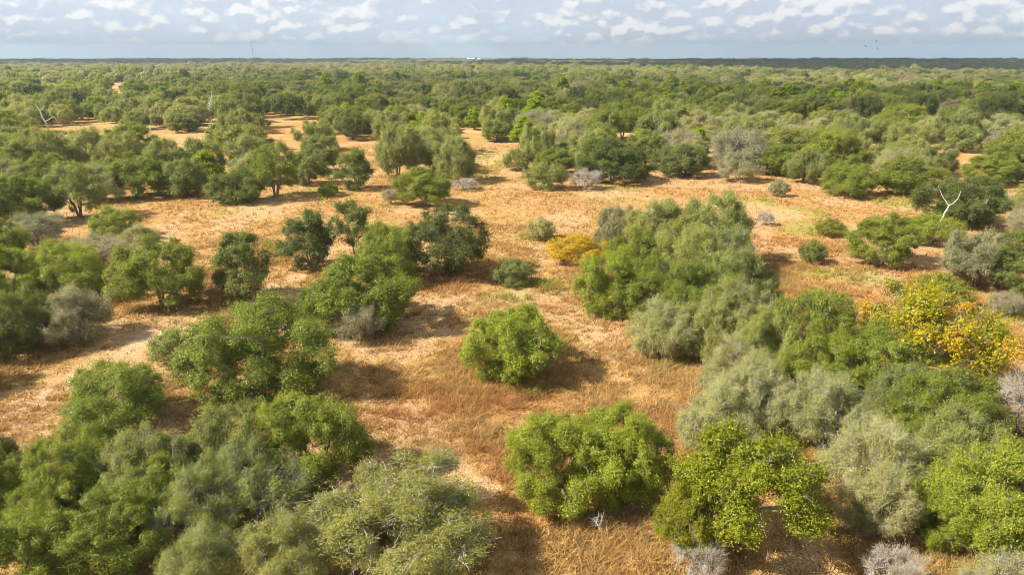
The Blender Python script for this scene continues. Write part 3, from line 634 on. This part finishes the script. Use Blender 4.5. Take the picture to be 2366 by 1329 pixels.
WL = {'olive_c': 'olive green live oak among the packed woodland beyond the clearings', 'spread_b': 'spreading green oak among the packed woodland beyond the clearings', 'spread_a': 'umbrella crowned oak among the packed woodland beyond the clearings',
      'oak_b': 'dense dark green oak among the packed woodland beyond the clearings', 'grey_a': 'grey half bare tree among the packed woodland beyond the clearings',
      'cedar_a': 'bright green pointed cedar rising from the woodland', 'olive_a': 'pale twiggy live oak among the packed woodland beyond the clearings'}
for i in range(min(NIND, len(fx))):
    q = g2.uniform(); right = u_[i] > 1150
    if right and 188 < v_[i] < 262 and g2.uniform() < 0.42:
        k, c = 'cedar_a', CE; fr[i] *= 0.55; fh[i] = min(fh[i] * 1.2, 9)
    elif right and q < 0.06: k, c = 'grey_a', GR
    elif q < 0.30: k, c = 'olive_c', O1
    elif q < 0.48: k, c = 'olive_a', O2
    elif q < 0.68: k, c = 'spread_b', O3
    elif q < 0.80: k, c = 'spread_a', G1 if right else O3
    elif q < 0.93: k, c = 'oak_b', G1
    else: k, c = 'cedar_a', CE; fr[i] *= 0.55
    plant(fx[i], fy[i], fr[i], fh[i], k, c, WL[k])
REST = [(fx[i], fy[i], fr[i], fh[i]) for i in range(NIND, len(fx))]

def far_proto(key, seed, R=4.6, H=6.2, nclump=22, nleaf=200, leaf=(0.36, 0.24), cone=0.0):
    g = np.random.default_rng(seed); d = fib(nclump, -0.35, 1.0, g); zc = H * 0.48
    C = d * [R, R, H - zc] * g.uniform(0.6, 0.85, (nclump, 1)); C[:, 2] += zc
    if cone: C[:, :2] *= (1 - cone * C[:, 2:] / H)
    cr = g.uniform(0.24, 0.40, nclump) * R; idx = np.repeat(np.arange(nclump), nleaf); n = len(idx)
    ld = unit(g.normal(size=(n, 3)) + 0.5 * d[idx] + [0, 0, .2]); P = C[idx] + ld * (cr[idx] * g.uniform(0.5, 1.2, n))[:, None]; P[:, 2] = np.maximum(P[:, 2], 0.3)
    nr = unit(ld + g.normal(size=(n, 3)) * 0.55 + [0, 0, .3]); ax = unit(np.cross(nr, g.normal(size=(n, 3)))); bx = np.cross(nr, ax)
    L = leaf[0] * g.uniform(.6, 1.4, (n, 1)); W = leaf[1] * g.uniform(.6, 1.4, (n, 1))
    V = np.stack([P - ax * L / 2 - bx * W / 2, P - ax * L / 2 + bx * W / 2, P + ax * L / 2], 1).reshape(-1, 3)
    me = mesh_tris('far_crown_' + key, V, np.arange(3 * n).reshape(-1, 3), M_FAR, {'leafvar': ('FACE', g.uniform(0, 1, n)), 'clumpvar': ('FACE', g.uniform(0, 1, nclump)[idx])})
    return bpy.data.objects.new('far_crown_' + key, me)
FC = bpy.data.collections.new('far_crowns'); FSRC = []
def far_src(me, R, H, col):
    o = bpy.data.objects.new('far_crown_%02d' % len(FSRC), me); FC.objects.link(o); FSRC.append((R, H, *col))
for key, col in (('spread_b', O3), ('spread_b', O1), ('spread_a', O3), ('olive_c', O1), ('olive_c', O3), ('olive_a', O2), ('oak_b', G1), ('oak_b', G3), ('spread_b', G1), ('spread_a', G4), ('oak_a', O2), ('olive_a', GP), ('cedar_a', CE), ('cedar_a', (.215, .265, .010))):
    far_src(PROTO[key]['crown'], PROTO[key]['R'], PROTO[key]['H'], col)
NNEAR = len(FSRC); ICED = (12, 13); IGREY = 11
for k in range(6):
    o = far_proto('abcdef'[k], 300 + k, H=(6.2, 5.4, 7.0, 6.0, 5.0, 6.6)[k], nclump=(34, 40, 30, 28, 36, 42)[k]); far_src(o.data, 4.6, 6.2, O1)

def build_far():
    P = [(x, y, r, h) for x, y, r, h in REST]
    g = np.random.default_rng(99)
    d = 515.0
    while d < 6450:
        s = max(1.0, d / 900.0); sp = 8.6 * s; n = int(2 * R_(44) * d / sp)
        a = (np.arange(n) + g.uniform(-0.45, 0.45, n)) / n * 2 * R_(44) - R_(44); dd = d + g.uniform(-0.5, 0.5, n) * sp
        x = dd * np.sin(a); y = dd * np.cos(a)
        hs = g.uniform(4.6, 8.4, n) + 3.0 * (g.uniform(size=n) < 0.08); rs = s * g.uniform(3.8, 6.6, n); hs = hs * (1 + 0.55 * sstep(np.full(n, d), 1200, 3000) * (fbm(x, y, 260, 71, 2) - 0.35) * 2)
        field = fbm(x, y, 420, 61, 3); gapm = (field > 0.665) & (d > 560)
        k = ~gapm & ~visible_open(x, y, rs, hs)
        P += list(zip(x[k], y[k], rs[k], hs[k])); d += sp * 0.86
    P = np.array(P); z = terrain(P[:, 0], P[:, 1]); n = len(P); dist = np.hypot(P[:, 0], P[:, 1]); az = np.degrees(np.arctan2(P[:, 0], P[:, 1]))
    pid = g.integers(0, 11, n); pid[g.uniform(size=n) < 0.02] = 12
    right = az > 0
    pid = np.where(right & (dist > 190) & (dist < 400) & (g.uniform(size=n) < 0.55 * sstep(az, 0, 14)), g.choice(ICED, n), pid)
    pid = np.where(right & (g.uniform(size=n) < 0.10), IGREY, pid)
    pid = np.where(right & (dist > 430) & (dist < 950) & (g.uniform(size=n) < 0.55 * sstep(az, 2, 16)), g.choice((5, 10, 11), n), pid)
    pid = np.where(dist > 950, NNEAR + g.integers(0, 6, n), pid).astype(np.int32)
    st_ = fbm(P[:, 0], P[:, 1], 130, 201, 3); P[:, 3] *= 0.82 + 0.36 * sstep(fbm(P[:, 0], P[:, 1], 90, 207, 2), .3, .7)
    pid = np.where((dist < 950) & (st_ > 0.58) & (g.uniform(size=n) < 0.6), g.choice((7, 8, 9, 6), n), pid); pid = np.where((dist < 950) & (st_ < 0.40) & (g.uniform(size=n) < 0.6), g.choice((5, 10, 3, 1), n), pid).astype(np.int32)
    ced = (pid == 12) | (pid == 13); P[ced, 2] *= 0.75; P[ced, 3] *= 1.2
    src = np.array(FSRC); P[:, 2] /= src[pid, 0]; P[:, 3] /= src[pid, 1]
    me = bpy.data.meshes.new('far_woodland')
    me.vertices.add(n); me.vertices.foreach_set('co', np.stack([P[:, 0], P[:, 1], z - 0.1], 1).astype(np.float32).ravel())
    a = me.attributes.new('scl', 'FLOAT_VECTOR', 'POINT'); a.data.foreach_set('vector', np.stack([P[:, 2], P[:, 2], P[:, 3]], 1).astype(np.float32).ravel())
    a = me.attributes.new('rot', 'FLOAT_VECTOR', 'POINT'); r = np.zeros((n, 3), np.float32); r[:, 2] = g.uniform(0, 6.28, n); a.data.foreach_set('vector', r.ravel())
    a = me.attributes.new('tint', 'FLOAT_VECTOR', 'POINT'); a.data.foreach_set('vector', (src[pid, 2:5] * (g.uniform(.85, 1.15, n) * (0.78 + 0.44 * sstep(fbm(P[:, 0], P[:, 1], 240, 301, 3), .3, .7)))[:, None]).astype(np.float32).ravel())
    a = me.attributes.new('tint_on', 'FLOAT', 'POINT'); a.data.foreach_set('value', np.ones(n, np.float32))
    a = me.attributes.new('pid', 'INT', 'POINT'); a.data.foreach_set('value', pid)
    o = link('far_woodland', me); tag(o, 'mass of olive green woodland stretching to the flat horizon', 'woodland', kind='stuff')
    t = bpy.data.node_groups.new('far_woodland', 'GeometryNodeTree')
    t.interface.new_socket('Geometry', in_out='INPUT', socket_type='NodeSocketGeometry'); t.interface.new_socket('Geometry', in_out='OUTPUT', socket_type='NodeSocketGeometry')
    gi = t.nodes.new('NodeGroupInput'); go = t.nodes.new('NodeGroupOutput'); ip = t.nodes.new('GeometryNodeInstanceOnPoints'); ci = t.nodes.new('GeometryNodeCollectionInfo')
    ci.inputs['Collection'].default_value = FC; ci.inputs['Separate Children'].default_value = True; ci.inputs['Reset Children'].default_value = True
    def na(name, typ):
        q = t.nodes.new('GeometryNodeInputNamedAttribute'); q.data_type = typ; q.inputs['Name'].default_value = name; return [s for s in q.outputs if s.enabled and s.name == 'Attribute'][0]
    L = t.links.new; L(gi.outputs[0], ip.inputs['Points']); L(ci.outputs[0], ip.inputs['Instance']); ip.inputs['Pick Instance'].default_value = True
    L(na('pid', 'INT'), ip.inputs['Instance Index']); L(na('scl', 'FLOAT_VECTOR'), ip.inputs['Scale']); L(na('rot', 'FLOAT_VECTOR'), ip.inputs['Rotation'])
    L(ip.outputs[0], go.inputs[0])
    md = o.modifiers.new('scatter', 'NODES'); md.node_group = t; print('far points', n)
build_far()

# ------------------------------------------------------------------ dry grass
def grass_mat():
    m, t, out = mat_new('dry_grass'); c = attr(t, 'tint').outputs['Vector']
    p = princ(t, c, 0.7, 0.15); tr = t.new('ShaderNodeBsdfTranslucent'); t.put(tr.inputs['Color'], c)
    mx = t.new('ShaderNodeMixShader'); mx.inputs[0].default_value = 0.35; t.l.new(p.outputs[0], mx.inputs[1]); t.l.new(tr.outputs[0], mx.inputs[2]); t.l.new(mx.outputs[0], out.inputs['Surface']); return m
def build_grass():
    g = np.random.default_rng(5); VV = []; CC = []
    for d0, d1, n, nb, hh, ww in ((24, 75, 3600, 42, 0.52, 0.020), (23, 48, 44000, 9, 0.30, 0.026), (48, 85, 46000, 6, 0.34, 0.045), (85, 170, 52000, 4, 0.38, 0.06)):
        a = g.uniform(R_(-41), R_(41), n); d = np.sqrt(g.uniform(d0 ** 2, d1 ** 2, n)); x = d * np.sin(a); y = d * np.cos(a)
        dens = fbm(x, y, 3.0, 23, 3); s, gr, ru = masks(x, y)
        k = (g.uniform(size=n) < 0.25 + 1.1 * sstep(dens, 0.3, 0.7)) & (g.uniform(size=n) > 0.8 * sstep(s, .25, 1.0)); x, y, dens, gr, ru, d = (q[k] for q in (x, y, dens, gr, ru, d)); n = len(x)
        h = hh * (0.55 + 0.9 * dens) * g.uniform(0.6, 1.4, n) * (1 + 0.35 * gr)
        straw = np.array([0.465, 0.308, 0.125]); gold = np.array([0.46, 0.282, 0.080]); brown = np.array([0.295, 0.172, 0.070]); rust = np.array([0.37, 0.172, 0.062]); green = np.array([0.27, 0.27, 0.05])
        q = g.uniform(size=(n, 1)); c = np.where(q < .5, straw, np.where(q < .78, gold, brown)); c = c * g.uniform(0.8, 1.15, (n, 1))
        c = c + (rust - c) * (ru * g.uniform(.3, 1, n))[:, None]; gg = (gr * (g.uniform(size=n) < 0.8) * 0.9)[:, None]; c = c + (green * g.uniform(.75, 1.2, (n, 1)) - c) * gg
        z = terrain(x, y); P = np.stack([x, y, z], 1)
        P = np.repeat(P, nb, 0); H = np.repeat(h, nb) * g.uniform(0.5, 1.2, n * nb); c = np.repeat(c, nb, 0) * g.uniform(0.8, 1.2, (n * nb, 1)); m = n * nb
        P = P + (1.5 if nb > 20 else 1.0) * np.stack([g.normal(size=m) * 0.10, g.normal(size=m) * 0.10, np.full(m, -0.02)], 1) * (1 + ww * 8)
        th = g.uniform(0, 6.28, m); ln = g.uniform(0.2, 1.7, m); tip = P + np.stack([np.cos(th) * ln * H + 0.25 * H, np.sin(th) * ln * H, H], 1)
        ph = g.uniform(0, 6.28, m); wv = np.stack([np.cos(ph), np.sin(ph), np.zeros(m)], 1) * (ww * g.uniform(.5, 1.3, m))[:, None]
        VV.append(np.stack([P - wv, P + wv, tip], 1).reshape(-1, 3)); CC.append(c)
    V = np.concatenate(VV); C = np.concatenate(CC); print('grass blades', len(C))
    me = mesh_tris('dry_grass', V, np.arange(len(V)).reshape(-1, 3), grass_mat(), {'tint': ('FACE', C)})
    tag(link('dry_grass', me), 'dry golden and rusty grass covering the clearings', 'grass', kind='stuff')
build_grass()

# ------------------------------------------------------------------ dead white snags and twigs
def snag(u, v, label, chains, seed, name='dead_tree', twigs=0, mat=None):
    """chains: lists of (du px right, dv px up, depth m) joints from the foot, with start and end thickness in metres"""
    x, y = ground(u, v); dep = y * CP + CAM_H * SP; k = dep / FPX; e = link(name, None); e.location = (x, y, float(terrain(x, y)))
    tag(e, label, 'dead tree'); g = np.random.default_rng(seed)
    for i, (pts, r0, r1) in enumerate(chains):
        P = np.array([[a * k, c, b * k * 1.03] for a, b, c in pts]); 
        if i == 0: P[0, 2] -= 0.1
        Q = [P[0]]
        for a, b in zip(P[:-1], P[1:]):
            for f in (1 / 3, 2 / 3): Q.append(a + (b - a) * f + g.normal(size=3) * 0.05 * np.linalg.norm(b - a))
            Q.append(b)
        Tt = Tubes(); Tt.tube(Q, np.linspace(r0, r1, len(Q)), 7)
        if twigs:
            Q = np.array(Q); b0 = Q[g.integers(1, len(Q), twigs)]; Tt.sticks(b0, b0 + unit(g.normal(size=(twigs, 3)) + [0, 0, .5]) * g.uniform(.15, .5, (twigs, 1)) * k * 40, r1 * .8, r1 * .3, .1, g)
        link('trunk' if i == 0 else 'limb', Tt.mesh('snag', mat or M_DEAD), e)
snag(2166, 548, 'bleached white dead tree forked like a Y before a dark oak', [([(0, 0, 0), (4, 46, 0), (12, 72, 0)], .10, .08), ([(12, 72, 0), (0, 86, .2), (-14, 108, .3), (-20, 118, .1)], .055, .015), ([(12, 72, 0), (24, 84, -.2), (31, 96, 0), (33, 104, .1)], .05, .015), ([(2, 44, 0), (-20, 54, .1), (-36, 58, .2)], .05, .015)], 1)
snag(110, 295, 'white dead tree with crooked arms at the edge of the far strip of grass', [([(0, 0, 0), (-2, 12, 0), (-6, 22, 0), (-9, 36, 0)], .30, .16), ([(-9, 36, 0), (-14, 46, 0), (-16, 52, 0)], .16, .06), ([(-9, 36, 0), (0, 44, 0), (4, 50, 0)], .12, .05), ([(-2, 14, 0), (8, 18, 0), (18, 24, 0), (26, 16, 0)], .15, .05), ([(-4, 18, 0), (-10, 22, 0), (-14, 26, 0)], .12, .05)], 2)
snag(484, 282, 'two white dead trunks with a tangle of grey branches between olive oaks', [([(0, 0, 0), (2, 18, 0), (4, 34, 0)], .34, .2), ([(4, 34, 0), (10, 48, 0), (12, 52, 0)], .18, .06), ([(2, 20, 0), (-8, 24, 0)], .15, .06), ([(-10, 0, .5), (-14, 24, .5), (-20, 38, .5), (-26, 46, .5)], .32, .1), ([(3, 22, 0), (10, 30, 0), (9, 36, 0)], .16, .08)], 3, twigs=25)
snag(349, 302, 'small white dead sapling at the edge of the far grass', [([(0, 0, 0), (-1, 8, 0), (-3, 14, 0)], .2, .1), ([(-1, 6, 0), (3, 14, 0)], .12, .05)], 4)
snag(1392, 1235, 'small pale dead sapling lying against the bright green oak', [([(0, 0, 0), (-8, 14, .1), (-14, 26, .1)], .035, .025), ([(-8, 14, .1), (-4, 30, .1), (0, 42, .1)], .025, .01), ([(-14, 26, .1), (-22, 34, .1), (-28, 36, .1)], .02, .008), ([(-14, 26, .1), (-14, 40, 0), (-10, 48, 0)], .02, .008)], 5, twigs=14)
snag(2110, 335, 'leaning white dead trunk before the woodland edge', [([(0, 0, 0), (3, 8, 0), (6, 16, 0)], .2, .1), ([(3, 9, 0), (-4, 13, 0)], .1, .05)], 6)
snag(1342, 830 + 400, 'fallen grey twigs on the bare ground', [([(0, 0, 0), (18, 6, .4), (34, 4, .7)], .02, .01)], 7, 'fallen_branch', twigs=20, mat=M_PALE)

# ------------------------------------------------------------------ things on the horizon and in the air
def farm(u, dist, L, Wd, Hh, label, rot=0.0):
    a, b, c = ray(u, 134); k = dist / math.hypot(a, b); x, y = a * k, b * k; z = float(terrain(x, y)) + 1.0
    e = link('farm_building', None); e.location = (x, y, z); e.rotation_euler = (0, 0, rot); tag(e, label, 'building')
    def part(name, V, F, m): link(name, mesh_tris(name, np.array(V, float), np.array(F), m), e)
    l, q, h, r = L / 2, Wd / 2, Hh, Hh * 1.35
    part('wall', [(-l, -q, -2), (l, -q, -2), (l, q, -2), (-l, q, -2), (-l, -q, h), (l, -q, h), (l, q, h), (-l, q, h)], [(0, 1, 5, 4), (1, 2, 6, 5), (2, 3, 7, 6), (3, 0, 4, 7)], M_WHITE)
    part('gable', [(-l, -q, h), (-l, q, h), (-l, 0, r), (l, -q, h), (l, q, h), (l, 0, r)], [(0, 1, 2), (3, 5, 4)], M_WHITE)
    part('roof', [(-l - .5, -q - .6, h - .1), (l + .5, -q - .6, h - .1), (l + .5, 0, r + .15), (-l - .5, 0, r + .15), (-l - .5, q + .6, h - .1), (l + .5, q + .6, h - .1)], [(0, 1, 2, 3), (3, 2, 5, 4)], M_ROOF)
    for s in (-.5, .1): part('door', [(s * l, -q - .05, -1), (s * l + 4, -q - .05, -1), (s * l + 4, -q - .05, h * .7), (s * l, -q - .05, h * .7)], [(0, 1, 2, 3)], M_ROOF)
M_WHITE = plain('white_paint', (0.82, 0.82, 0.80)); M_ROOF = plain('pale_metal_roof', (0.70, 0.72, 0.74), 0.5); M_STEEL = plain('mast_steel', (0.25, 0.25, 0.27), 0.5); M_BIRD = plain('dark_plumage', (0.03, 0.028, 0.025))
farm(1088, 3300, 34, 16, 13, 'long white farm building on the horizon'); farm(1106, 3250, 14, 10, 11.5, 'small white shed beside the long farm building', .3); farm(655, 3700, 20, 12, 12, 'lone white shed on the horizon by the radio mast', .2)
def mast(u, dist, H):
    a, b, c = ray(u, 131); k = dist / math.hypot(a, b); x, y = a * k, b * k; e = link('radio_mast', None); e.location = (x, y, float(terrain(x, y))); tag(e, 'thin tall radio mast on the horizon', 'mast')
    t = Tubes(); q = 0.8; n = 24
    for k in range(3): an = k * 2.094; t.tube([(q * math.cos(an), q * math.sin(an), -.2), (q * math.cos(an), q * math.sin(an), H)], [.16, .16], 4)
    for i in range(n):
        for k in range(3):
            a0, a1 = k * 2.094, (k + 1) * 2.094; t.tube([(q * math.cos(a0), q * math.sin(a0), H * i / n), (q * math.cos(a1), q * math.sin(a1), H * (i + 1) / n)], [.09, .09], 3)
    link('lattice', t.mesh('lattice', M_STEEL, False), e)
    for f in (.5, .95):
        for k in range(3): an = k * 2.094 + .4; t = Tubes(); t.tube([(0, 0, H * f), (math.cos(an) * H * .5, math.sin(an) * H * .5, 0)], [.04, .04], 3); link('guy_wire', t.mesh('guy_wire', M_STEEL, False), e)
mast(585, 2900, 88)
def bird(u, v, dist, label, roll, yaw):
    a, b, c = ray(u, v); k = dist / math.hypot(a, b); V = []; F = []
    # continuous body, tail and wings
    prof = [(-.34, .015), (-.26, .05), (-.1, .09), (.08, .10), (.2, .065), (.27, .05), (.32, .045), (.37, .02)]
    for px, r in prof:
        for j in range(8): an = j * math.pi / 4; V.append((px, r * math.cos(an), r * .9 * math.sin(an)))
    for i in range(len(prof) - 1):
        for j in range(8): F.append((i * 8 + j, i * 8 + (j + 1) % 8, i * 8 + 8 + (j + 1) % 8, i * 8 + 8 + j))
    me = bpy.data.meshes.new('bird'); n = len(V)
    for s in (-1, 1):
        o = len(V); V += [(.16, s * .06, .03), (-.12, s * .06, .03), (.2, s * .45, .16), (-.14, s * .45, .15), (.1, s * .85, .26), (-.12, s * .82, .25), (.14, s * .45, .13), (.1, s * .06, .0)]
        F += [(o, o + 2, o + 3, o + 1), (o + 2, o + 4, o + 5, o + 3), (o + 7, o + 6, o + 3, o + 1), (o + 6, o + 4, o + 5, o + 3)]
    o = len(V); V += [(-.3, .02, .01), (-.3, -.02, .01), (-.55, -.1, .01), (-.55, .1, .01)]; F += [(o, o + 1, o + 2, o + 3)]
    me.from_pydata(V, [], F); me.materials.append(M_BIRD); ob = link('bird', me); ob.location = (a * k, b * k, CAM_H + c * k); ob.rotation_euler = (roll, 0, yaw); tag(ob, label, 'bird')
bird(2001, 107, 260, 'dark soaring bird apart from the other two', .3, .5); bird(2024, 94, 300, 'topmost small dark soaring bird', -.3, 2.2); bird(2027, 111, 230, 'lowest dark soaring bird with raised wings', .6, 1.2)

# ------------------------------------------------------------------ shared labels become groups
for lb, es in USED.items():
    if len(es) > 1:
        for e in es: e['group'] = lb

# ------------------------------------------------------------------ air
def build_haze():
    s = 6800; V = [(x, y, z) for z in (-14, 125) for y in (-s, s) for x in (-s, s)]
    F = [(0, 2, 3, 1), (4, 5, 7, 6), (0, 1, 5, 4), (2, 6, 7, 3), (0, 4, 6, 2), (1, 3, 7, 5)]
    m, t, out = mat_new('haze'); m.cycles.volume_sampling = 'DISTANCE'; p = t.new('ShaderNodeVolumePrincipled'); p.inputs['Color'].default_value = (0.68, 0.87, 1.0, 1); p.inputs['Density'].default_value = 0.00013; p.inputs['Anisotropy'].default_value = 0.2
    t.l.new(p.outputs[0], out.inputs['Volume']); me = bpy.data.meshes.new('haze'); me.from_pydata(V, [], F); me.materials.append(m)
    tag(link('haze', me), 'thin blue haze over the distant woodland', 'haze', kind='stuff')
HAZE = True
M_CLOUD = plain('cloud_white', (0.85, 0.86, 0.88), 1.0)
def cloud(sx, sy, rx, ry, seed, alt=750.0):
    """an unseen cumulus with a flat base, placed between the sun and the spot (sx, sy)"""
    g = np.random.default_rng(seed); k = alt / math.tan(SUN_EL); cx, cy_ = sx + math.sin(SUN_AZ) * k, sy + math.cos(SUN_AZ) * k
    th = np.linspace(0, 2 * math.pi, 14, endpoint=False); ph = np.linspace(0, math.pi, 9); VV = []; FF = []; o = 0
    for q in range(16):
        a, r = g.uniform(0, 6.28), math.sqrt(g.uniform(0, .75)); c = np.array([math.cos(a) * r * rx, math.sin(a) * r * ry, 0]); s = min(rx, ry) * g.uniform(.35, .6)
        A, Bq = np.meshgrid(th, ph); m = 1 + .12 * g.normal(size=A.shape); m[0] = m[0, 0]; m[-1] = m[-1, 0]
        v = np.stack([np.sin(Bq) * np.cos(A) * m * s * 1.25, np.sin(Bq) * np.sin(A) * m * s * 1.25, np.maximum(np.cos(Bq), -.25) * m * s * .8], -1).reshape(-1, 3) + c
        i, j = np.meshgrid(np.arange(8), np.arange(14), indexing='ij'); j2 = (j + 1) % 14
        FF.append(np.stack([i * 14 + j, (i + 1) * 14 + j, (i + 1) * 14 + j2, i * 14 + j2], -1).reshape(-1, 4) + o); VV.append(v); o += len(v)
    ob = link('cloud', mesh_tris('cloud', np.concatenate(VV), np.concatenate(FF), M_CLOUD, smooth=True)); ob.location = (cx, cy_, alt); tag(ob, 'unseen cumulus cloud placed to shade the far woodland', 'cloud', 'unseen cumulus clouds overhead', 'structure')
def cloud_over(az, d, rx, ry, seed): cloud(d * math.sin(R_(az)), d * math.cos(R_(az)), rx, ry, seed)
for i, (az, d, rx, ry) in enumerate(((18, 1750, 420, 480), (31, 1600, 420, 480), (26, 2900, 900, 600), (-31, 2700, 600, 700), (-22, 4200, 1100, 1200), (-12, 2300, 450, 330), (3, 1950, 420, 190), (9, 3300, 500, 420), (14, 4700, 1200, 700), (33, 4700, 1300, 900), (-5, 5300, 900, 700))): cloud_over(az, d, rx, ry, 700 + i)  # clouds added out of view, laid out to cast shade bands on the woodland
if HAZE: build_haze()
print('unique triangles', sum(sum(len(p.vertices) - 2 for p in me.polygons) if len(me.polygons) < 5000 else len(me.polygons) * (len(me.polygons[0].vertices) - 2) for me in bpy.data.meshes))
